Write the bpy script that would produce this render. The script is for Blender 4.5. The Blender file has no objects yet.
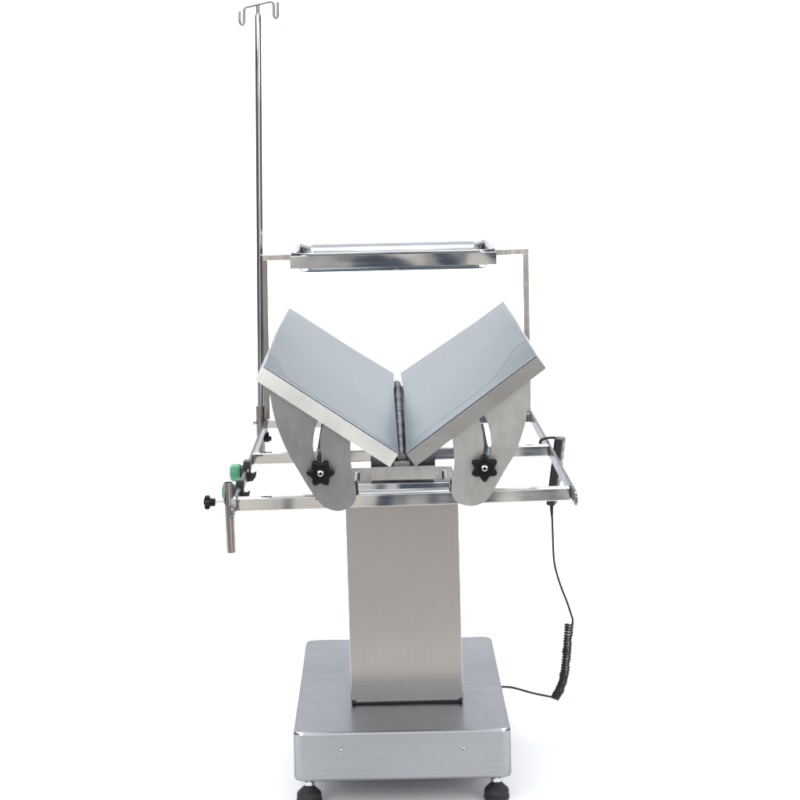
import bpy, bmesh, math, random
from mathutils import Vector, Matrix, noise
random.seed(4)
R = math.radians
sc = bpy.context.scene
C = bpy.data.collections.new('scene'); sc.collection.children.link(C)

# ------------------------------------------------------------------ camera
F = 2119.0                 # focal length in pixels of an 800 px wide picture
PX, PY = 380.0, 105.0      # principal point (the lens is shifted, verticals stay parallel)
ROLL = R(1.15); D0 = 3.9; H = 1.385
cr, sr = math.cos(ROLL), math.sin(ROLL)
cam = bpy.data.cameras.new('camera'); cam_o = bpy.data.objects.new('camera', cam); C.objects.link(cam_o)
cam.sensor_width = 36.0; cam.lens = F / 800 * 36.0
cam.shift_x = (400 - PX) / 800; cam.shift_y = -(400 - PY) / 800
cam.clip_start = 0.05; cam.clip_end = 100
cam_o.matrix_world = Matrix(((cr, sr, 0, 0), (0, 0, -1, -D0), (-sr, cr, 0, H), (0, 0, 0, 1)))
sc.camera = cam_o

# ------------------------------------------------------------------ world: a dim studio room, brighter overhead
w = bpy.data.worlds.new('World'); sc.world = w; w.use_nodes = True
nt = w.node_tree; nt.nodes.clear()
def N(t, **k):
    n = nt.nodes.new(t)
    for a, b in k.items(): setattr(n, a, b)
    return n
L = nt.links.new
tc = N('ShaderNodeTexCoord'); sep = N('ShaderNodeSeparateXYZ'); L(tc.outputs['Generated'], sep.inputs[0])
def ss(src, lo, hi, a=0.0, b=1.0):
    q = N('ShaderNodeMapRange', interpolation_type='SMOOTHSTEP')
    for k, v_ in (('From Min', lo), ('From Max', hi), ('To Min', a), ('To Max', b)): q.inputs[k].default_value = v_
    L(src, q.inputs['Value']); return q.outputs[0]
def mth(op, a, c=None):
    q = N('ShaderNodeMath', operation=op); L(a, q.inputs[0])
    if c is not None:
        if isinstance(c, (int, float)): q.inputs[1].default_value = c
        else: L(c, q.inputs[1])
    return q.outputs[0]
def mixc(fac, a, c, bt='MIX'):
    q = N('ShaderNodeMix', data_type='RGBA', blend_type=bt)
    if isinstance(fac, float): q.inputs[0].default_value = fac
    else: L(fac, q.inputs[0])
    for i, v_ in ((6, a), (7, c)):
        if isinstance(v_, tuple): q.inputs[i].default_value = (*v_, 1)
        else: L(v_, q.inputs[i])
    return q.outputs[2]
up = N('ShaderNodeValToRGB'); L(ss(sep.outputs['Z'], -1, 1), up.inputs[0]); up.color_ramp.interpolation = 'LINEAR'
e = up.color_ramp.elements
e[0].position = 0.0; e[0].color = (0.24, 0.23, 0.22, 1)
e[1].position = 1.0; e[1].color = (0.92, 0.96, 1.0, 1)
for p, c in ((0.40, (0.36, 0.335, 0.315, 1)), (0.53, (0.42, 0.42, 0.43, 1)), (0.66, (0.55, 0.58, 0.62, 1)), (0.8, (0.80, 0.84, 0.88, 1))):
    x = e.new(p); x.color = c
nz = N('ShaderNodeTexNoise'); nz.inputs['Scale'].default_value = 6.0; nz.inputs['Detail'].default_value = 2; L(tc.outputs['Generated'], nz.inputs['Vector'])
xw = mth('ADD', sep.outputs['X'], ss(nz.outputs['Fac'], .3, .7, -.055, .005))
ax = mth('ABSOLUTE', xw); axs = mth('ABSOLUTE', sep.outputs['X'])
front = ss(sep.outputs['Y'], -.6, -.85)
zband = mth('MULTIPLY', ss(sep.outputs['Z'], -.42, -.30), ss(sep.outputs['Z'], .14, .06))
side = mth('MULTIPLY', mth('MULTIPLY', ss(axs, .45, .65), ss(sep.outputs['Y'], .95, .8)), ss(sep.outputs['Z'], .5, .25))   # unlit sides of the room
c0_ = mixc(side, up.outputs[0], (.10, .105, .12))
hi = mth('MULTIPLY', mth('MULTIPLY', ss(sep.outputs['Z'], .14, .20), ss(sep.outputs['Z'], .50, .42)), mth('MULTIPLY', ss(sep.outputs['Y'], -.5, -.7), ss(axs, .6, .4)))
c0_ = mixc(hi, c0_, (2.35, 2.45, 2.52))                                           # bright band added behind the camera to lift the column foot
wall = mth('MULTIPLY', mth('MULTIPLY', ss(ax, .34, .20), zband), front)          # pale warm wall behind the camera
c1_ = mixc(wall, c0_, (.74, .705, .66))
dark = mth('MULTIPLY', mth('MULTIPLY', ss(ax, .034, .018), zband), front)         # dark figure behind the camera, added for the bars to reflect
c2_ = mixc(dark, c1_, (.09, .11, .14))
strip = mth('MULTIPLY', mth('MULTIPLY', ss(sep.outputs['X'], .36, .40), ss(sep.outputs['X'], .58, .54)), mth('MULTIPLY', ss(sep.outputs['Y'], -.3, -.5), ss(sep.outputs['Z'], -.35, -.3)))
strip = mth('MULTIPLY', strip, ss(sep.outputs['Z'], .6, .5))
c2_ = mixc(strip, c2_, (2.4, 2.4, 2.4))                                           # bright upright strip added on the right for the pole's highlight
bg = N('ShaderNodeBackground'); bg.inputs['Strength'].default_value = 1.0; L(c2_, bg.inputs['Color'])
L(bg.outputs[0], N('ShaderNodeOutputWorld').inputs['Surface'])

def area(name, loc, tgt, sx, sy, power, col=(1, 1, 1)):
    l = bpy.data.lights.new(name, 'AREA'); l.shape = 'RECTANGLE'; l.size = sx; l.size_y = sy; l.energy = power; l.color = col
    o = bpy.data.objects.new(name, l); C.objects.link(o); o.location = loc
    o.rotation_euler = (Vector(tgt) - Vector(loc)).to_track_quat('-Z', 'Y').to_euler(); return o
area('overhead_added_light', (0, 2.2, 3.6), (0, 2.2, 0), 4.5, 4.0, 195)  # unseen light added overhead to keep the paper white
area('backdrop_added_light', (0, 2.0, 4.4), (0, 5.2, 1.2), 5.0, 1.2, 15)  # unseen light added to whiten the upright part of the sweep
area('key_added_light', (-2.6, -3.2, 2.6), (0, 0.6, 0.7), 1.4, 1.8, 60, (1, 0.985, 0.96))  # unseen light added at the front left
area('fill_added_light', (3.0, -2.4, 2.2), (0, 0.6, 0.6), 1.0, 1.6, 26, (0.95, 0.98, 1))  # unseen fill added at the front right
sc.view_settings.view_transform = 'Standard'; sc.view_settings.look = 'None'
sc.view_settings.exposure = 0; sc.view_settings.gamma = 1

# ------------------------------------------------------------------ pixel -> world at a known depth
def P(px, py, Y):
    u, v = px - PX, PY - py; D = D0 + Y
    return Vector(((u * cr + v * sr) * D / F, Y, H + (-u * sr + v * cr) * D / F))
CAM = Vector((0, -D0, H))
def on_plane(px, py, p0, n):
    d = P(px, py, 0) - CAM
    return CAM + d * ((p0 - CAM).dot(n) / d.dot(n))

# ------------------------------------------------------------------ materials
def mat(name, col, rough=0.4, metal=0.0, spec=0.5, tint=None):
    m = bpy.data.materials.new(name); m.use_nodes = True
    b = m.node_tree.nodes['Principled BSDF']
    b.inputs['Base Color'].default_value = (*col, 1); b.inputs['Roughness'].default_value = rough
    b.inputs['Metallic'].default_value = metal; b.inputs['Specular IOR Level'].default_value = spec
    if tint: b.inputs['Specular Tint'].default_value = (*tint, 1)
    return m
def steel(name, col, rough, scale=(3, 3, 300), streak=0.06, rvar=0.08, wave=0.0, wscale=6.0, tint=(0.8, 0.8, 0.8), grain=0.0, bump=0.0, stain=0.05):
    """brushed / polished sheet: fine streaks along one direction, faint cloudy stains, slightly wavy sheet"""
    m = mat(name, col, rough, 1.0, 0.5, tint); t = m.node_tree; b = t.nodes['Principled BSDF']
    def nn(k): return t.nodes.new(k)
    tcn = nn('ShaderNodeTexCoord'); mpn = nn('ShaderNodeMapping'); mpn.inputs['Scale'].default_value = scale
    t.links.new(tcn.outputs['Object'], mpn.inputs[0])
    n1 = nn('ShaderNodeTexNoise'); n1.inputs['Scale'].default_value = 1.0; n1.inputs['Detail'].default_value = 4; n1.inputs['Roughness'].default_value = .65
    t.links.new(mpn.outputs[0], n1.inputs['Vector'])
    n2 = nn('ShaderNodeTexNoise'); n2.inputs['Scale'].default_value = wscale; n2.inputs['Detail'].default_value = 3
    t.links.new(tcn.outputs['Object'], n2.inputs['Vector'])
    def rng(src, lo, hi):
        q = nn('ShaderNodeMapRange'); q.inputs['From Min'].default_value = .3; q.inputs['From Max'].default_value = .7
        q.inputs['To Min'].default_value = lo; q.inputs['To Max'].default_value = hi; t.links.new(src, q.inputs['Value']); return q.outputs[0]
    def mth(op, a, c):
        q = nn('ShaderNodeMath'); q.operation = op; t.links.new(a, q.inputs[0]); t.links.new(c, q.inputs[1]); return q.outputs[0]
    f = mth('MULTIPLY', rng(n1.outputs['Fac'], 1 - streak, 1 + streak), rng(n2.outputs['Fac'], 1 - stain, 1 + stain))
    vm = nn('ShaderNodeVectorMath'); vm.operation = 'SCALE'; vm.inputs[0].default_value = col
    t.links.new(f, vm.inputs['Scale']); t.links.new(vm.outputs[0], b.inputs['Base Color'])
    ra = rng(n1.outputs['Fac'], rough - rvar, rough + rvar); rb = rng(n2.outputs['Fac'], -min(.03, rvar), min(.03, rvar))
    t.links.new(mth('ADD', ra, rb), b.inputs['Roughness'])
    last = None
    if bump:
        b1 = nn('ShaderNodeBump'); b1.inputs['Strength'].default_value = bump; b1.inputs['Distance'].default_value = .0004
        t.links.new(n1.outputs['Fac'], b1.inputs['Height']); last = b1
    if wave:
        n3 = nn('ShaderNodeTexNoise'); n3.inputs['Scale'].default_value = wscale * .7; n3.inputs['Detail'].default_value = 1
        t.links.new(tcn.outputs['Object'], n3.inputs['Vector'])
        b2 = nn('ShaderNodeBump'); b2.inputs['Strength'].default_value = 1; b2.inputs['Distance'].default_value = wave
        t.links.new(n3.outputs['Fac'], b2.inputs['Height'])
        if last: t.links.new(last.outputs[0], b2.inputs['Normal'])
        last = b2
    if last: t.links.new(last.outputs[0], b.inputs['Normal'])
    return m
M = {
 'base': steel('brushed_base_steel', (.38, .385, .40), .29, (1.6, 240, 420), .07, .05, .0005, 5, bump=.10, stain=.06, tint=(.42, .43, .455)),
 'column': steel('brushed_column_steel', (.52, .49, .465), .29, (320, 320, 3), .012, .003, .0006, 4, bump=0, stain=.035),
 'panel_skin': steel('panel_steel', (.29, .32, .35), .22, (6, 2, 6), .0, .004, 0, 3, tint=(.46, .49, .52), stain=.02),
 'overlay': steel('panel_overlay_steel', (.335, .365, .39), .27, (6, 2, 6), .0, .004, 0, 3, tint=(.50, .52, .545), stain=.04),
 'cap_l': steel('satin_steel_lit', (.84, .84, .82), .42, (8, 8, 8), .03, .05, .0004, 8, stain=.04),  # left cap's brighter reflection is put into the colour
 'cap_r': steel('satin_steel_dim', (.37, .36, .35), .38, (8, 8, 260), .03, .04, .0004, 8, stain=.05),  # right cap's dimmer reflection is put into the colour
 'plate_l': steel('sheared_plate_dim', (.34, .34, .345), .38, (90, 3, 40), .04, .04, .0003, 9, bump=.1),  # dimmer reflection of the left plate, held in the colour
 'plate_r': steel('sheared_plate_lit', (.52, .51, .50), .38, (90, 3, 40), .04, .04, .0003, 9, bump=.1),  # brighter reflection of the right plate, held in the colour
 'tube': steel('polished_tube_steel', (.76, .755, .75), .07, (6, 300, 300), .06, .03, .0035, 9, stain=.08, tint=(.6, .6, .6)),
 'rail': steel('flat_bar_steel', (.28, .285, .30), .24, (60, 5, 60), .06, .05, .001, 14, stain=.08, tint=(.45, .46, .48)),
 'mirror': steel('mirror_steel', (.72, .72, .74), .05, (6, 100, 100), .03, .02, .0025, 12, stain=.05, tint=(.6, .6, .6)),
 'pole': steel('polished_pole_steel', (.62, .65, .68), .10, (200, 200, 2), .03, .03, .0, 14, tint=(.10, .11, .13)),
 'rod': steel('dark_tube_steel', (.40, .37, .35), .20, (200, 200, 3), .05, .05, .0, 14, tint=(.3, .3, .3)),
 'tray': steel('pressed_tray_steel', (.60, .61, .62), .10, (6, 6, 6), .03, .03, .002, 8, tint=(.42, .43, .45)),
 'hook': steel('drawn_wire_steel', (.30, .31, .33), .22, (50, 50, 50), .05, .05, tint=(.3, .3, .3)),
 'darksteel': steel('dark_bracket_steel', (.19, .195, .21), .34, (60, 4, 60), .12, .08, .001, 10, stain=.15),  # one even dark grey for the brackets
 'hinge': steel('dull_hinge_steel', (.34, .345, .36), .36, (40, 40, 40), .2, .08, .001, 20, stain=.2, tint=(.3, .3, .3)),
 'bolt': steel('zinc_bolt', (.72, .72, .74), .22, (50, 50, 50), .08, .05),
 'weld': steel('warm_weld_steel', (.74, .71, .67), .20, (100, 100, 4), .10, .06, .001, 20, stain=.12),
 'black': mat('black_knob_plastic', (.007, .007, .009), .26, 0, .22),
 'plastic': mat('grey_black_plastic', (.028, .029, .032), .45),
 'rubber': mat('black_rubber', (.020, .020, .023), .62),
 'cord': mat('black_cord_pvc', (.014, .015, .018), .38),
 'green': mat('green_plastic', (.065, .32, .17), .38),
 'button': mat('grey_button_plastic', (.30, .31, .33), .5),
 'floor_paint': mat('grey_floor_paint', (.37, .36, .345), .7, 0, .2),
 'paper': mat('white_backdrop_paper', (.90, .90, .90), .9, 0, .1),
}

# ------------------------------------------------------------------ builders
ROOT = {}
def thing(name, label, cat, loc, group=None):
    o = bpy.data.objects.new(name, None); C.objects.link(o); o.location = loc; o.empty_display_size = .05
    o['label'] = label; o['category'] = cat
    if group: o['group'] = group
    return o
def origin(o):
    while o.parent: o = o.parent
    return Vector(o.location)
def obj(name, bm, m, parent=None, bevel=0.0, at=None, seg=2, ang=32, label=None, mtx=None):
    """link a bmesh as one mesh object; vertices are in world coordinates unless `at` gives a placing point"""
    bmesh.ops.recalc_face_normals(bm, faces=bm.faces)
    off = origin(parent) if parent else Vector((0, 0, 0))
    if at is None: bmesh.ops.translate(bm, verts=bm.verts, vec=-off)
    me = bpy.data.meshes.new(name); bm.to_mesh(me); bm.free()
    for p in me.polygons: p.use_smooth = True
    me.set_sharp_from_angle(angle=R(ang))
    me.materials.append(M[m] if isinstance(m, str) else m)
    o = bpy.data.objects.new(name, me); C.objects.link(o)
    if parent: o.parent = parent
    if at is not None: o.location = Vector(at) - (off if parent is not None and parent.parent is None and parent.type == 'EMPTY' else Vector((0, 0, 0)))
    if mtx is not None: o.rotation_euler = mtx
    if bevel:
        b = o.modifiers.new('bevel', 'BEVEL'); b.width = bevel; b.segments = seg; b.limit_method = 'ANGLE'; b.angle_limit = R(35); b.harden_normals = True
    if label: o['label'] = label
    return o
def dup(o, parent, loc, rot=None):
    c = o.copy(); C.objects.link(c); c.parent = parent; c.location = loc
    if rot is not None: c.rotation_euler = rot
    for k in o.children:
        q = k.copy(); C.objects.link(q); q.parent = c
    return c
def prism(bm, pts, vec, holes=None):
    """extrude a closed outline (with optional holes given as a bridged outline) along vec"""
    a = [bm.verts.new(p) for p in pts]; b = [bm.verts.new(Vector(p) + Vector(vec)) for p in pts]
    bm.faces.new(a); bm.faces.new(b[::-1])
    n = len(a)
    for i in range(n): bm.faces.new((a[i], a[(i + 1) % n], b[(i + 1) % n], b[i]))
    return bm
def box(bm, c, sx, sy, sz, m=None):
    r_ = bmesh.ops.create_cube(bm, size=1); vs = r_['verts']
    T = Matrix.Translation(c) @ (m.to_4x4() if m else Matrix.Identity(4)) @ Matrix.Diagonal((sx, sy, sz, 1))
    bmesh.ops.transform(bm, matrix=T, verts=vs); return bm
def bar(bm, p0, p1, wd, ht, updir=(0, 0, 1)):
    p0 = Vector(p0); p1 = Vector(p1); x = (p1 - p0).normalized(); z = Vector(updir); y = z.cross(x).normalized(); z = x.cross(y)
    m = Matrix((x, y, z)).transposed()
    return box(bm, (p0 + p1) / 2, (p1 - p0).length, wd, ht, m)
def tube(bm, pts, r_, n=16, cap=True, radii=None):
    pts = [Vector(p) for p in pts]; rings = []
    t0 = (pts[1] - pts[0]).normalized(); a = Vector((0, 0, 1)) if abs(t0.z) < .9 else Vector((1, 0, 0))
    u = t0.cross(a).normalized()
    for i, p in enumerate(pts):
        t = (pts[min(i + 1, len(pts) - 1)] - pts[max(i - 1, 0)]).normalized()
        u = (u - t * u.dot(t)).normalized(); v = t.cross(u); q = radii[i] if radii else r_
        rings.append([bm.verts.new(p + (u * math.cos(2 * math.pi * k / n) + v * math.sin(2 * math.pi * k / n)) * q) for k in range(n)])
    for A, B in zip(rings, rings[1:]):
        for k in range(n): bm.faces.new((A[k], A[(k + 1) % n], B[(k + 1) % n], B[k]))
    if cap: bm.faces.new(rings[0][::-1]); bm.faces.new(rings[-1])
    return bm
def lathe(bm, prof, c, axis=(0, 0, 1), n=32):
    """prof: (radius, height) along axis from point c"""
    ax = Vector(axis).normalized(); q = ax.to_track_quat('Z', 'Y'); rings = []
    for r_, h in prof:
        if r_ <= 1e-6: rings.append([bm.verts.new(Vector(c) + ax * h)]); continue
        rings.append([bm.verts.new(Vector(c) + q @ Vector((r_ * math.cos(2 * math.pi * k / n), r_ * math.sin(2 * math.pi * k / n), h))) for k in range(n)])
    for A, B in zip(rings, rings[1:]):
        for k in range(n):
            k2 = (k + 1) % n
            if len(A) == 1 and len(B) == 1: continue
            if len(A) == 1: bm.faces.new((A[0], B[k2], B[k]))
            elif len(B) == 1: bm.faces.new((A[k], A[k2], B[0]))
            else: bm.faces.new((A[k], A[k2], B[k2], B[k]))
    if len(rings[0]) > 1: bm.faces.new(rings[0][::-1])
    if len(rings[-1]) > 1: bm.faces.new(rings[-1])
    return bm
def catmull(pts, k=8):
    pts = [Vector(p) for p in pts]; q = [pts[0] * 2 - pts[1]] + pts + [pts[-1] * 2 - pts[-2]]; out = []
    for i in range(1, len(q) - 2):
        a, b, c, d = q[i - 1:i + 3]
        for j in range(k):
            t = j / k
            out.append(.5 * ((2 * b) + (c - a) * t + (2 * a - 5 * b + 4 * c - d) * t * t + (3 * b - a - 3 * c + d) * t ** 3))
    out.append(pts[-1]); return out
def rrect(cx, cy, hx, hy, r_, z, n=6):
    out = []
    for sx, sy, a0 in ((1, 1, 0), (-1, 1, 90), (-1, -1, 180), (1, -1, 270)):
        for k in range(n + 1):
            a = R(a0 + 90 * k / n); out.append(Vector((cx + sx * (hx - r_) + r_ * math.cos(a), cy + sy * (hy - r_) + r_ * math.sin(a), z)))
    return out
def loft(bm, loops, cap0=True, cap1=True):
    rs = [[bm.verts.new(p) for p in l] for l in loops]; n = len(rs[0])
    for A, B in zip(rs, rs[1:]):
        for k in range(n): bm.faces.new((A[k], A[(k + 1) % n], B[(k + 1) % n], B[k]))
    if cap0: bm.faces.new(rs[0][::-1])
    if cap1: bm.faces.new(rs[-1])
    return bm

# ------------------------------------------------------------------ setting: studio floor and white paper sweep
bm = bmesh.new(); prof = [(-.38, 0), (1, 0), (2.5, 0), (3.6, 0)] + [(3.6 + 1.4 * math.sin(R(a)), 1.4 - 1.4 * math.cos(R(a))) for a in range(10, 91, 10)] + [(5.0, 3), (5.0, 5.0)]
up_ = [(bm.verts.new((-3.5, y, z)), bm.verts.new((3.5, y, z))) for y, z in prof]
for a, b in zip(up_, up_[1:]): bm.faces.new((a[0], a[1], b[1], b[0]))
o = obj('backdrop', bm, 'paper'); o['kind'] = 'structure'
bm = bmesh.new(); bm.faces.new([bm.verts.new(p) for p in ((-8, -2.3, -.006), (8, -2.3, -.006), (8, 8, -.006), (-8, 8, -.006))])
o = obj('floor', bm, 'floor_paint'); o['kind'] = 'structure'

# ================================================================== OPERATING TABLE
YB = .26                                   # front of the base
T = thing('operating_table', 'stainless steel V top operating table on a square column and low brushed plinth', 'operating table', (0.03, .61, 0))
# --- base plinth
DB = D0 + YB
pl, pr = P(293.2, 733, YB), P(511, 729.5, YB)
zt = (pl.z + pr.z) / 2; zb = P(401, 780.6, YB).z
bx0, bx1 = pl.x, pr.x; bl = .73; bcx, bcy, hx, hy = (bx0 + bx1) / 2, YB + bl / 2, (bx1 - bx0) / 2, bl / 2
bm = bmesh.new(); loops = []
for dz, ins in ((0, .006), (.002, .002), (.006, 0), (zt - zb - .005, 0), (zt - zb - .0015, .0015), (zt - zb, .0045)):
    loops.append(rrect(bcx, bcy, hx - ins, hy - ins, .020 - ins * .5, zb + dz, 8))
loft(bm, loops); base = obj('base', bm, 'base', T, ang=20)
def screw(name, pos, r_, parent, axis=(0, -1, 0)):
    bm = bmesh.new(); lathe(bm, [(r_, 0), (r_, .0012), (r_ * .8, .0026), (r_ * .35, .0034), (0, .0034)], (0, 0, 0), axis, 20)
    o = obj(name, bm, 'bolt', parent, at=pos)
    if parent.parent: o.location = Vector(pos) - origin(parent)
    bm = bmesh.new(); box(bm, (0, -.0034, 0), r_ * 1.2, .0006, r_ * .3); box(bm, (0, -.00345, 0), r_ * .3, .0006, r_ * 1.2)
    s = obj('screw_slot', bm, 'black', o, at=(0, 0, 0)); s.location = (0, 0, 0)
    return o
s1 = screw('screw', P(341, 751, YB), .0046, base); s2 = dup(s1, base, P(463.3, 749, YB) - origin(base))
# --- levelling feet
def foot(pos):
    bm = bmesh.new(); lathe(bm, [(.0075, 0), (.0075, .03)], (0, 0, 0), n=20); lathe(bm, [(.0115, .004), (.0115, .011)], (0, 0, .0), n=6)
    f = obj('foot', bm, 'bolt', T, at=(0, 0, 0)); f.location = Vector(pos) - origin(T)
    k = .0
    bm = bmesh.new(); lathe(bm, [(.021, -.0312), (.0252, -.030), (.0256, -.024), (.0240, -.0225), (.0246, -.021), (.0246, -.013), (.0225, -.0095), (.0110, .001), (.0095, .0035), (0, .0035)], (0, 0, 0), n=36)
    q = obj('rubber_pad', bm, 'rubber', f, at=(0, 0, 0)); q.location = (0, 0, 0)
    return f
fz = .0312
xl = P(309.2, 790, YB + .06).x; xr = P(496.5, 787, YB + .06).x
f0 = foot((xl, YB + .06, fz))
for x, y in ((xr, YB + .06), (xl, YB + bl - .06), (xr, YB + bl - .06)): dup(f0, T, Vector((x, y, fz)) - origin(T))
# --- column
YC = .452
c0, c1 = P(351.3, 703, YC), P(463.2, 700.2, YC); t0, t1 = P(345.3, 508, YC), P(458.4, 505, YC)
ztop = P(400, 494, YC).z
zc0 = (c0.z + c1.z) / 2
def xl_at(z): k = (z - c0.z) / (t0.z - c0.z); return c0.x + (t0.x - c0.x) * k
def xr_at(z): k = (z - c1.z) / (t1.z - c1.z); return c1.x + (t1.x - c1.x) * k
bm = bmesh.new(); dep = .30
prism(bm, [Vector((xl_at(c0.z), YC, c0.z)), Vector((xr_at(c1.z), YC, c1.z)), Vector((xr_at(ztop), YC, ztop)), Vector((xl_at(ztop), YC, ztop))], (0, dep, 0))
column = obj('column', bm, 'column', T, .002)
bm = bmesh.new()   # inner leg, coloured black for the shaded gap below the outer cover
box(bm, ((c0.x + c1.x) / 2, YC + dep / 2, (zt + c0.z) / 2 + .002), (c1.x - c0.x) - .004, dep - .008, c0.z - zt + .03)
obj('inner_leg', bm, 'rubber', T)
for x in (c0.x + .005, c1.x - .005):
    bm = bmesh.new(); box(bm, (x, YC - .0005, c0.z + .0025), .008, .004, .006); obj('notch_shade', bm, 'rubber', column)  # black blocks stand in for the shade inside the notches
bm = bmesh.new(); box(bm, ((t0.x + t1.x) / 2, YC + dep / 2, ztop + .0025), (t1.x - t0.x) - .006, dep - .008, .005)
topp = obj('head_plate', bm, 'darksteel', T, .001)
# --- panels
Lp = 1.2
def panel(front_out, front_in, back_in, back_out, side, capmat, name):
    fo, fi, bi, bo = P(*front_out, 0), P(*front_in, 0), P(*back_in, Lp), P(*back_out, Lp)
    a = (fo - fi); wd = a.length; a.normalize(); b = ((bi - fi) + (bo - fo)); b.normalize()
    n = a.cross(b).normalized()
    if n.z < 0: n = -n
    b = n.cross(a).normalized()
    if b.y < 0: b = -b
    def q(s, t, h): return fi + a * s + b * t + n * h
    th, t_ = .0305, .0014
    bm = bmesh.new()
    prof = [(0, 0), (wd, 0), (wd, -th), (wd - .012, -th), (wd - .012, -th + t_), (wd - t_, -th + t_), (wd - t_, -t_), (t_, -t_), (t_, -th + t_), (.012, -th + t_), (.012, -th), (0, -th)]
    prism(bm, [q(s, 0, h) for s, h in prof], b * Lp)
    o = obj(name, bm, 'panel_skin', T, .0009)
    bm = bmesh.new(); g = .0012
    prism(bm, [q(t_ - .0002, .0006, -t_ - g), q(wd - t_ + .0002, .0006, -t_ - g), q(wd - t_ + .0002, .0006, -th + t_), q(t_ - .0002, .0006, -th + t_)], b * .002)
    bm2 = bmesh.new(); prism(bm2, [q(.0, -.0012, -.0027), q(wd, -.0012, -.0027), q(wd, -.0012, -th), q(0, -.0012, -th)], b * .0016)
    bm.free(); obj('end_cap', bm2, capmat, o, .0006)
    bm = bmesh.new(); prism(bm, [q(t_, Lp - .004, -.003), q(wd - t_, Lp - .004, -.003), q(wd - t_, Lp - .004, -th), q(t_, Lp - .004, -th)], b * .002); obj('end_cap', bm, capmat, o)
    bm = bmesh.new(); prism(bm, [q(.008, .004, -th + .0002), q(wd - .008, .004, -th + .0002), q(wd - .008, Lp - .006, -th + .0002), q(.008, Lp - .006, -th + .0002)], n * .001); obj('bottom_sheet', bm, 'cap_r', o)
    return o, q, wd, n, fi
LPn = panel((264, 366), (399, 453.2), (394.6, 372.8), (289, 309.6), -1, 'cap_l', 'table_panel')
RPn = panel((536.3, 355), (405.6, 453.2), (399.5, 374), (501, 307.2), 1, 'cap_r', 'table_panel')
LPn[0]['label'] = 'left sloping half of the V top with front edge coloured as brightly lit'; RPn[0]['label'] = 'right sloping half of the V top with front edge coloured as dimly lit'
def overlay(pn, px):
    o, q, wd, n, fi = pn
    pts = [on_plane(x, y, fi, n) + n * .00012 for x, y in px]
    bm = bmesh.new(); prism(bm, pts, n * .00006); obj('panel_overlay', bm, 'overlay', o)  # thin, slightly lighter sheet with curved outline on the panel top
def smooth_px(pts, k=6):
    return [(v.x, v.y) for v in catmull([Vector((a, b, 0)) for a, b in pts], k)]
overlay(LPn, [(289.2, 310.6)] + [(394.0, 373.2)] + smooth_px([(394.6, 384), (391.5, 402), (386.5, 417), (386, 430), (390.5, 444.5), (389, 445.2), (372, 433.5), (345, 416), (318, 398.5), (296, 384), (284, 375), (280, 366), (275, 358.5), (267.5, 355.5)]))
overlay(RPn, [(500.6, 304.4)] + smooth_px([(526, 341), (517, 347), (509, 357), (499, 372), (481, 389.5), (455, 409), (430, 428), (414, 440), (414.8, 426), (413, 414), (406.5, 400), (402, 384)]) + [(400.3, 373)])
# --- crescent support plates with slots, knobs
YP = .028
def plate(out, slot_l, slot_r, m, lab):
    o_ = [(v.x, v.y) for v in catmull([Vector((x, y, 0)) for x, y in out], 5)]
    # bridge the slot into the outline: outline starts at the top nearest the slot
    sl = slot_l + slot_r[::-1]
    outer = o_; i0 = max(range(len(outer)), key=lambda i: 0)  # bridge between first vertex pair
    pts = outer + [outer[0]]
    # triangulate with a hole
    bm = bmesh.new()
    vo = [bm.verts.new(P(x, y, YP)) for x, y in outer]; vh = [bm.verts.new(P(x, y, YP)) for x, y in sl]
    es = [bm.edges.new((a, b)) for a, b in zip(vo, vo[1:] + vo[:1])] + [bm.edges.new((a, b)) for a, b in zip(vh, vh[1:] + vh[:1])]
    bmesh.ops.triangle_fill(bm, use_beauty=True, use_dissolve=False, edges=es)
    fs = list(bm.faces); ret = bmesh.ops.extrude_face_region(bm, geom=fs)
    bmesh.ops.translate(bm, verts=[g for g in ret['geom'] if isinstance(g, bmesh.types.BMVert)], vec=(0, .004, 0))
    p = obj('support_plate', bm, m, T, .0006, ang=40, label=lab)
    return p
pl_out = [(262.5, 375), (266, 382), (269.6, 394), (272.5, 410), (277.8, 429), (286, 449), (297.5, 469.5), (310, 490), (320, 503), (327, 508.5), (337.5, 511.2), (347.5, 508.7), (354, 503), (356.2, 494), (355, 484), (352.3, 472), (350.7, 457), (350.6, 440), (350.6, 432)]
pr_out = [(538, 366), (531, 377), (530.3, 385), (529, 397), (527.2, 411), (525.2, 424), (520.6, 439), (515, 453.8), (505.6, 469.5), (496.5, 485.5), (488.8, 497.8), (480.3, 504.2), (471, 506.2), (460.6, 504.2), (454, 499), (451.3, 491), (452.2, 479), (454, 466.9), (454, 453.8), (452.2, 439), (452.2, 430)]
pL = plate(pl_out, [(318, 421), (315.4, 428), (313.6, 437), (313, 446), (313.7, 453), (315.5, 460), (318, 466), (321, 470)], [(325, 421), (322, 429), (320.3, 438), (320, 446), (320.8, 452), (322.3, 458), (324.5, 463), (327.5, 467)], 'plate_l', 'crescent plate under the left panel, coloured as dimly lit')
pR = plate(pr_out, [(477, 414), (480.3, 422), (482.8, 433), (484, 444), (483.6, 452), (482, 459), (480, 464)], [(484, 414), (487.4, 422), (490.2, 433), (491.2, 444), (490.8, 453), (489, 461), (486.5, 468)], 'plate_r', 'crescent plate under the right panel, coloured as brightly lit')
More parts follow.
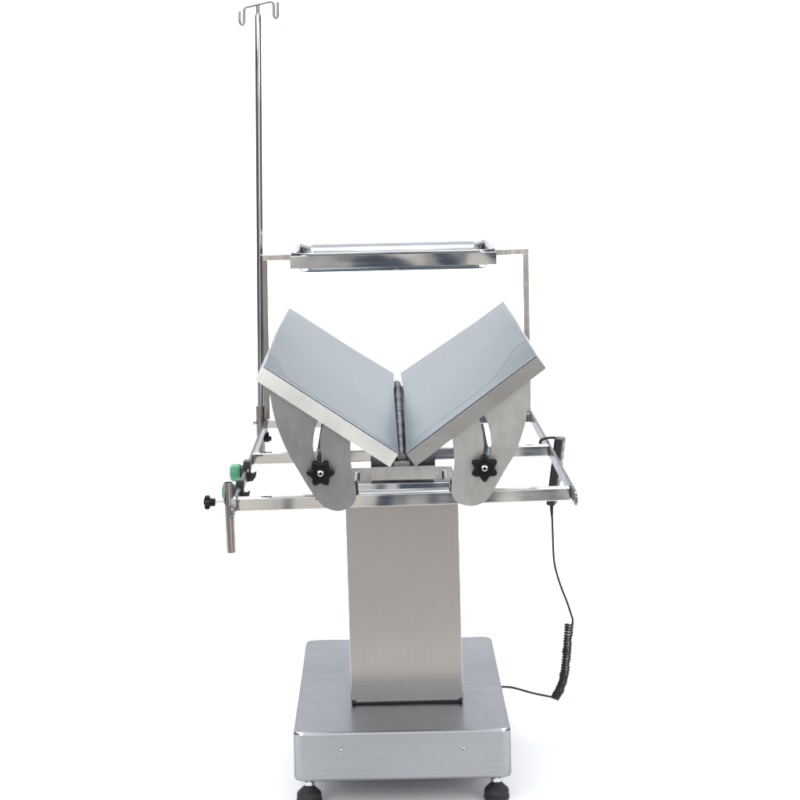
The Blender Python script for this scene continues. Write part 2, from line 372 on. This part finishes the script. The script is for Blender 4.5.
def knob(name, r_, th, parent, pos, rot=(0, 0, 0)):
    """six lobed hand knob, face towards -Y"""
    bm = bmesh.new(); n = 96; loops = []
    def ring(rr, y): return [Vector((rr * (.865 + .135 * math.cos(6 * 2 * math.pi * k / n)) * math.cos(2 * math.pi * k / n), y, rr * (.865 + .135 * math.cos(6 * 2 * math.pi * k / n)) * math.sin(2 * math.pi * k / n))) for k in range(n)]
    def circ(rr, y): return [Vector((rr * math.cos(2 * math.pi * k / n), y, rr * math.sin(2 * math.pi * k / n))) for k in range(n)]
    loft(bm, [circ(r_ * .42, th * .9), circ(r_ * .45, th * .25), ring(r_ * .93, th * .2), ring(r_, 0), ring(r_, -th * .35), ring(r_ * .93, -th * .55), ring(r_ * .80, -th * .62), circ(r_ * .42, -th * .60), circ(r_ * .40, -th * .75), circ(r_ * .27, -th * .78), circ(r_ * .25, -th * .5)])
    o = obj(name, bm, 'black', parent, at=(0, 0, 0), ang=50); o.location = Vector(pos) - origin(parent); o.rotation_euler = rot
    bm = bmesh.new(); lathe(bm, [(r_ * .22, .0), (r_ * .22, th * .72), (r_ * .12, th * .8), (r_ * .10, th * .5), (0, th * .5)], (0, 0, 0), (0, -1, 0), 20)
    i = obj('threaded_insert', bm, 'bolt', o, at=(0, 0, 0)); i.location = (0, 0, 0)
    return o
kY = YP - .016
k1 = knob('star_knob', .0262, .016, T, P(320.6, 472.6, kY)); k2 = dup(k1, T, P(484.4, 467.4, kY) - origin(T), (0, R(30), 0))
for px, py in ((321.5, 473.5), (484.8, 468)):
    bm = bmesh.new(); lathe(bm, [(.004, 0), (.004, .075)], P(px, py, YP - .01), (0, 1, 0), 16); obj('clamp_bolt', bm, 'bolt', T)
# --- lugs the knobs clamp to
for pts, wdt in ((((322.8, 424), (319.0, 452), (320, 500)), .008), (((482, 424), (486.8, 452), (487, 496)), .008)):
    bm = bmesh.new(); a, b, c = [P(x, y, .075) for x, y in pts]
    h = Vector((.0042, 0, 0))
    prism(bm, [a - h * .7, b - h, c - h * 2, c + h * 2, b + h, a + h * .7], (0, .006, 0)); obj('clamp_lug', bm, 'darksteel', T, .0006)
    bm = bmesh.new(); lathe(bm, [(.0055, 0), (.0055, .012)], b + Vector((0, .003, -.006)), (0, 0, 1), 6); obj('clamp_nut', bm, 'bolt', T)
# --- frame: cross bars (square tube) and side rails (flat bar)
def crossbar(l, r_, Y, h, m):
    bm = bmesh.new(); a, b = P(*l, Y), P(*r_, Y); d = Vector((0, .012, -h / 2)); bar(bm, a + d, b + d, .024, h)
    return obj('cross_bar', bm, m, T, .0022, seg=3)
YF, YM, YK = .10, .60, 1.16
crossbar((236.5, 498.8), (570.5, 487.6), YF, .0245, 'tube')
crossbar((252.5, 453.8), (549, 445.4), YM, .0235, 'tube')
crossbar((266.2, 420), (530.6, 413.6), YK, .0215, 'tube')
def rail(pts, side):
    bm = bmesh.new(); vs_ = []
    (x0, y0, Y0), (x1, y1, Y1) = pts; a, b = P(x0, y0, Y0), P(x1, y1, Y1)
    h = .0255; t = .006 * side; r_ = .010
    d = (b - a).normalized(); upv = Vector((0, 0, 1))
    prof = [b + d * .03, b + d * .03 - upv * h]
    for k in range(7):
        ang = R(90 * k / 6); prof.append(a - upv * (h - r_) + d * r_ - d * r_ * math.sin(ang) - upv * r_ * math.cos(ang))
    for k in range(7):
        ang = R(90 * k / 6); prof.append(a - upv * r_ + d * r_ - d * r_ * math.cos(ang) + upv * r_ * math.sin(ang))
    prism(bm, prof, (t, 0, 0)); return obj('side_rail', bm, 'rail', T, .0008, ang=40)
rail(((233.6, 505.5, .015), (266.6, 417.8, YK)), -1)
rail(((574.6, 492.5, .015), (530.4, 412.2, YK)), 1)
# --- centre channel, hinge spine
YU = .062
bm = bmesh.new(); a, b = P(370.6, 467.2, YU), P(435.6, 465.4, YU); a2, b2 = P(370.6, 480.6, YU), P(435.4, 479, YU)
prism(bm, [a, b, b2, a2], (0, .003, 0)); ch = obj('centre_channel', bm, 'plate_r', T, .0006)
bm = bmesh.new()
for s, x in ((1, a.x), (-1, b.x - .003)): box(bm, (x + .0015, YU + .45, a.z - .005), .003, .88, .030)
box(bm, ((a.x + b.x) / 2, YU + .45, a2.z + .0015), b.x - a.x - .002, .88, .003); obj('channel_body', bm, 'darksteel', ch)
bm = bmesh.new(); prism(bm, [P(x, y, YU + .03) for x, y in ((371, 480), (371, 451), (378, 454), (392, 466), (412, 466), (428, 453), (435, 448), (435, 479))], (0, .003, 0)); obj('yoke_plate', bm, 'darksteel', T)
bm = bmesh.new(); sp = P(402, 468, 0)
box(bm, (sp.x, .07 + .535, sp.z - .006), .030, 1.07, .012)
spine = obj('hinge_spine', bm, 'hinge', T, .001)
bm = bmesh.new(); lathe(bm, [(.0085, 0), (.0085, 1.05)], (sp.x, .09, sp.z + .005), (0, 1, 0), 16); obj('hinge_pin', bm, 'hinge', spine)
for i in range(6):
    bm = bmesh.new(); lathe(bm, [(.0098, 0), (.0098, .10)], (sp.x, .10 + i * .185, sp.z + .005), (0, 1, 0), 20); obj('hinge_knuckle', bm, 'hinge', spine, .001)
bm = bmesh.new(); a, b = P(356.4, 482.8, .125), P(451.2, 481, .125); d = Vector((0, .012, -.0118)); bar(bm, a + d, b + d, .024, .0236); obj('pivot_beam', bm, 'mirror', T, .0035, seg=4)
for x in (a.x, b.x):
    bm = bmesh.new(); box(bm, (x, .137, a.z - .012), .002, .026, .024); obj('beam_cap', bm, 'rubber', T)
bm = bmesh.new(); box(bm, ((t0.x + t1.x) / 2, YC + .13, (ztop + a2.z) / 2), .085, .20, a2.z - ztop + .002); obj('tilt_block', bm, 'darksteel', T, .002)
for x in (-1, 1):
    bm = bmesh.new(); bar(bm, ((t0.x + t1.x) / 2 + x * .15, YF + .02, P(400, 500, YF).z), ((t0.x + t1.x) / 2 + x * .15, YK, P(400, 423, YK).z), .02, .016); obj('support_runner', bm, 'darksteel', T, .001)
for px in (357.5, 444):
    bm = bmesh.new(); c = P(px, 469, YC + .12); c.z = ztop + .004; lathe(bm, [(.007, 0), (.007, .006), (.0045, .006), (.0045, .022)], c, n=12); obj('adjusting_bolt', bm, 'bolt', T)
# --- rear sockets with clamp knobs that hold the poles
def socket(px, py0, py1, Y, r_, name='pole_socket'):
    bm = bmesh.new(); tube(bm, [P(px, py0, Y), P(px + .8, py1, Y)], r_, 20); return obj(name, bm, 'rod', T, .0006)
YI = 1.17
so = socket(260.4, 406, 452, YI, .0105)
bm = bmesh.new(); c = P(256.5, 422.5, YI); lathe(bm, [(.0035, -.006), (.0035, .004), (.006, .004), (.006, .008)], c, (-1, 0, 0), 12); obj('set_screw', bm, 'hook', so)
bm = bmesh.new(); c = P(267, 436, YI); lathe(bm, [(.0035, .0), (.0035, .03)], c, n=12); obj('clamp_stem', bm, 'bolt', T)
kk = knob('clamp_knob', .0105, .014, T, P(267.3, 437.5, YI), (R(90), 0, 0))
# --- front rod holder on the left rail
Hh = thing('rod_holder', 'short dark upright steel tube with black side knob at the left rail end', 'rod holder', P(231, 552.5, .03))
bm = bmesh.new(); ax0, ax1 = P(228.0, 482.2, .03), P(231.4, 552.4, .03); dd = (ax0 - ax1)
q = dd.to_track_quat('Z', 'Y'); lathe(bm, [(.0068, .001), (.0083, .0), (.0083, dd.length), (.0068, dd.length), (.0066, dd.length - .03), (0, dd.length - .03)], ax1, dd, 28)
rt = obj('tube', bm, 'rod', Hh, ang=40)
bm = bmesh.new(); c = P(224.2, 502, .03); lathe(bm, [(.0062, 0), (.0062, .005), (.0038, .005), (.0038, .016)], c, (-1, 0, 0), 6); obj('bolt', bm, 'bolt', Hh)
kn = knob('clamp_knob', .0140, .012, Hh, P(208.6, 502.2, .03), (0, 0, R(-90)))
bm = bmesh.new(); lathe(bm, [(.0082, 0), (.0075, .011), (0, .011)], P(209.5, 502.2, .03), (1, 0, 0), 24); obj('knob_hub', bm, 'black', Hh)
bm = bmesh.new(); box(bm, P(232.5, 502, .032), .012, .018, .016); obj('clamp_block', bm, 'bolt', Hh, .001)

# ================================================================== TIE CLAMPS on the left rail
def tie_clamp(px, py, Y, label):
    g = thing('tie_clamp', label, 'clamp', P(px, py, Y), 'green tie clamps on the left rail')
    c = P(px, py, Y)
    bm = bmesh.new(); box(bm, c + Vector((.001, 0, .001)), .0155, .030, .016); box(bm, c + Vector((-.006, 0, -.016)), .004, .028, .024); box(bm, c + Vector((.006, 0, -.012)), .004, .024, .016)
    obj('clip', bm, 'plastic', g, .0015)
    bm = bmesh.new(); k = c + Vector((-.0135, 0, -.016)); lathe(bm, [(.0155, 0), (.0155, .006), (.013, .008), (0, .008)], k + Vector((.007, 0, 0)), (-1, 0, 0), 28); obj('hub', bm, 'plastic', g, .0008)
    bm = bmesh.new(); lathe(bm, [(.0175, 0), (.0185, .003), (.0185, .014), (.0165, .019), (.011, .0215), (0, .0222)], k, (-1, 0, 0), 36); obj('green_cap', bm, 'green', g, ang=25)
    bm = bmesh.new(); p = c + Vector((.010, -.002, -.030)); prism(bm, [p + Vector(v) for v in ((-.014, 0, .004), (-.010, 0, .013), (.004, 0, .012), (.010, 0, .016), (.008, 0, .004), (.002, 0, -.004), (-.010, 0, -.006))], (0, .014, 0)); obj('lever', bm, 'plastic', g, .0012)
    return g
tie_clamp(246.8, 464.6, .44, 'farther green capped clamp on the left rail, in full view near the middle bar')
tie_clamp(239.8, 483.6, .24, 'nearer green capped clamp on the left rail, partly hidden by the short dark tube')

# ================================================================== INFUSION POLE
I = thing('infusion_pole', 'tall thin polished steel pole with two bent hooks at its top', 'infusion pole', P(260.9, 448, YI))
bm = bmesh.new(); b0, b1 = P(261.2, 448, YI), P(258, 16, YI)
n_ = 14; pts = [b0.lerp(b1, i / (n_ - 1)) for i in range(n_)] + [P(257.9, 13.2, YI)]
tube(bm, pts, .0068, 28, radii=[.0074] * n_ + [.0050]); obj('pole', bm, 'pole', I, ang=50)
bm = bmesh.new(); tube(bm, [P(257.9, 14, YI), P(257.8, 9, YI), P(257.7, 5.2, YI)], .0042, 16); obj('neck', bm, 'hook', I, ang=50)
bm = bmesh.new()
hk = [(239.8, 11), (239.7, 17), (239.9, 21.5), (240.8, 24), (242.2, 24.9), (243.5, 23.8), (244.2, 21), (244.1, 15), (244.2, 10.2), (244.8, 8.4), (246.5, 7.3), (252, 6.0), (257.5, 4.7), (264, 3.2), (269.5, 1.95), (271.8, 2.1), (273.2, 3.5), (273.7, 6), (273.8, 12), (274, 15.3), (274.9, 17.6), (276.1, 18.2), (277.3, 17.1), (277.8, 14.5), (277.8, 8), (277.8, 2)]
tube(bm, catmull([P(x, y, YI) for x, y in hk], 4), .0031, 12); obj('hook', bm, 'hook', I, ang=60)

# ================================================================== TRAY FRAME
YT, Ya, Yb2 = .95, 1.16, 1.28
G = thing('tray_frame', 'slim square tube arch carrying a flat bar tray holder above the V top', 'tray frame', P(396, 428, YK))
bm = bmesh.new(); s = .0135
def sq(bm, a, b, sz): bar(bm, a, b, sz, sz, (0, 1, 0) if abs((Vector(b) - Vector(a)).normalized().z) > .9 else (0, 0, 1))
rp0, rp1 = P(528.2, 414, Ya), P(525.5, 248.3, Ya)
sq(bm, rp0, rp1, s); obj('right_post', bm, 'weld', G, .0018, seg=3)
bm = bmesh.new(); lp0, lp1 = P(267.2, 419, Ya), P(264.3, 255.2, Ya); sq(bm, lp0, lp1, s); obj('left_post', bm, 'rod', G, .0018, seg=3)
for a, b in ((P(528.5, 250.9, Ya), P(494, 252.2, Ya)), (P(293, 256.8, Ya), P(262.3, 257.6, Ya))):
    bm = bmesh.new(); sq(bm, a, b, .0145); obj('arm', bm, 'weld', G, .0018, seg=3)
# flat bar holder
fl, fr = P(290, 262.6, YT), P(496.6, 258.1, YT); hh = .0285; dpt = .36
bm = bmesh.new(); bar(bm, fl + Vector((0, .0015, 0)), fr + Vector((0, .0015, 0)), .003, hh); obj('holder_bar', bm, 'tube', G, .0008)
zarm = P(396, 254.6, Ya).z
bm = bmesh.new()
bar(bm, fl + Vector((0, dpt, 0)), fr + Vector((0, dpt, 0)), .003, hh)
for e_, sg in ((fl, 1), (fr, -1)): bar(bm, e_ + Vector((sg * .0015, .003, 0)), e_ + Vector((sg * .0015, dpt - .0015, 0)), .003, hh)
obj('holder_side', bm, 'tube', G, .0008)

# ================================================================== TRAY
cx, cz = (fl.x + fr.x) / 2, (fl.z + fr.z) / 2 + hh / 2; cy = YT + dpt / 2; thx, thy = (fr.x - fl.x) / 2 + .0004, dpt / 2 + .0015
TR = thing('instrument_tray', 'shallow polished steel tray with rolled rim resting in the raised holder', 'tray', (cx, cy, cz - .042))
tilt = (fr.z - fl.z) / (fr.x - fl.x)
prof = [(.000, .0005), (.000, .0035), (.003, .0048), (.011, .0040), (.0135, .002), (.016, -.008), (.0215, -.034), (.025, -.0385), (.032, -.0395), (.032, -.0410), (.0235, -.0405), (.0195, -.036), (.0142, -.009), (.0118, .0008), (.010, .0015), (.003, .0018)]
bm = bmesh.new(); loops = [rrect(cx, cy, thx - i, thy - i, max(.014, .046 - i * .8), cz + z + .0016, 10) for i, z in prof[:9]]
loops2 = [rrect(cx, cy, thx - i, thy - i, max(.014, .046 - i * .8), cz + z + .0016, 10) for i, z in prof[9:]]
loft(bm, loops, cap0=False, cap1=True); loft(bm, loops2, cap0=True, cap1=False)
for v in bm.verts: v.co.z += (v.co.x - cx) * tilt
obj('tray', bm, 'tray', TR, ang=60)

# ================================================================== CONTROL HANDSET
YH = .70
HS = thing('control_handset', 'black hand control hanging by a hook outside the right rail with a coiled cord', 'hand control', P(552, 504.5, YH))
a, b = P(560.2, 437.5, YH), P(551.7, 504.5, YH); z_ = (a - b).normalized(); th_ = R(-14)
x_ = Vector((math.cos(th_), math.sin(th_), 0)); x_ = (x_ - z_ * x_.dot(z_)).normalized(); y_ = z_.cross(x_)
mt = Matrix((x_, y_, z_)).transposed(); ctr = (a + b) / 2; hl = (a - b).length
bm = bmesh.new(); box(bm, ctr, .019, .046, hl, mt); bd = obj('body', bm, 'plastic', HS, .004, seg=3)
bm = bmesh.new(); box(bm, ctr + x_ * .0098, .0012, .038, hl * .88, mt); obj('face_plate', bm, mat('face_grey', (.26, .265, .28), .45), HS, .001)
for i in range(6):
    bm = bmesh.new(); box(bm, ctr + x_ * .0112 + z_ * (hl * .34 - i * hl * .125), .0018, .026, .009, mt); obj('button', bm, 'button', HS, .0006)
bm = bmesh.new(); tube(bm, catmull([P(559, 438.5, YH), P(553, 437.6, YH - .005), P(546.5, 438.2, YH - .01), P(541.5, 440, YH - .01), P(540, 442.8, YH - .01), P(541.5, 445, YH - .01)], 5), .0032, 12); obj('hanging_hook', bm, 'plastic', HS)
bm = bmesh.new(); tube(bm, [P(551.5, 503, YH), P(551.6, 508, YH), P(551.9, 516, YH)], .004, 14, radii=[.0048, .0042, .0028]); obj('strain_relief', bm, 'cord', HS)
# cord: straight drop, coil, tail into the plinth
drop = catmull([P(x, y, YH + d) for x, y, d in ((551.9, 514, 0), (552.6, 530, 0), (553.2, 548, 0), (554.2, 562, 0), (557.2, 575, 0), (562, 589.5, 0), (567, 602, 0), (571, 614, 0), (572.8, 620, 0), (572.2, 624, 0))], 6)
axis = catmull([P(x, y, YH) for x, y in ((569.3, 623.5), (567.6, 640), (566.4, 656), (564.6, 672), (561.2, 686), (555, 698))], 30)
turns = 30; coil = []; nseg = turns * 14; rc = .0080
for i in range(nseg + 1):
    f = i / nseg; k = f * (len(axis) - 1); j = min(int(k), len(axis) - 2); p = axis[j].lerp(axis[j + 1], k - j)
    t = (axis[min(j + 2, len(axis) - 1)] - axis[max(j - 1, 0)]).normalized(); u = t.cross(Vector((0, 1, 0))).normalized(); v = t.cross(u)
    an = 2 * math.pi * turns * f; rr = rc * (1 + .05 * math.sin(f * 23) + .05 * math.sin(f * 61) + .06 * math.sin(f * 147))
    coil.append(p + (u * math.cos(an) + v * math.sin(an)) * rr)
bm = bmesh.new(); tube(bm, drop + [coil[0]], .0025, 10); tube(bm, coil, .0024, 8)
xs = bx1
tail = catmull([coil[-1], P(551.5, 697, YH), P(545, 695.6, YH), P(537, 694, YH), P(528, 691.8, YH), P(519, 689.2, YH), P(511, 687.3, YH), P(504, 686.8, YH), P(498, 686.8, YH)], 6)
tube(bm, tail, .0025, 10); obj('cord', bm, 'cord', HS, ang=70)
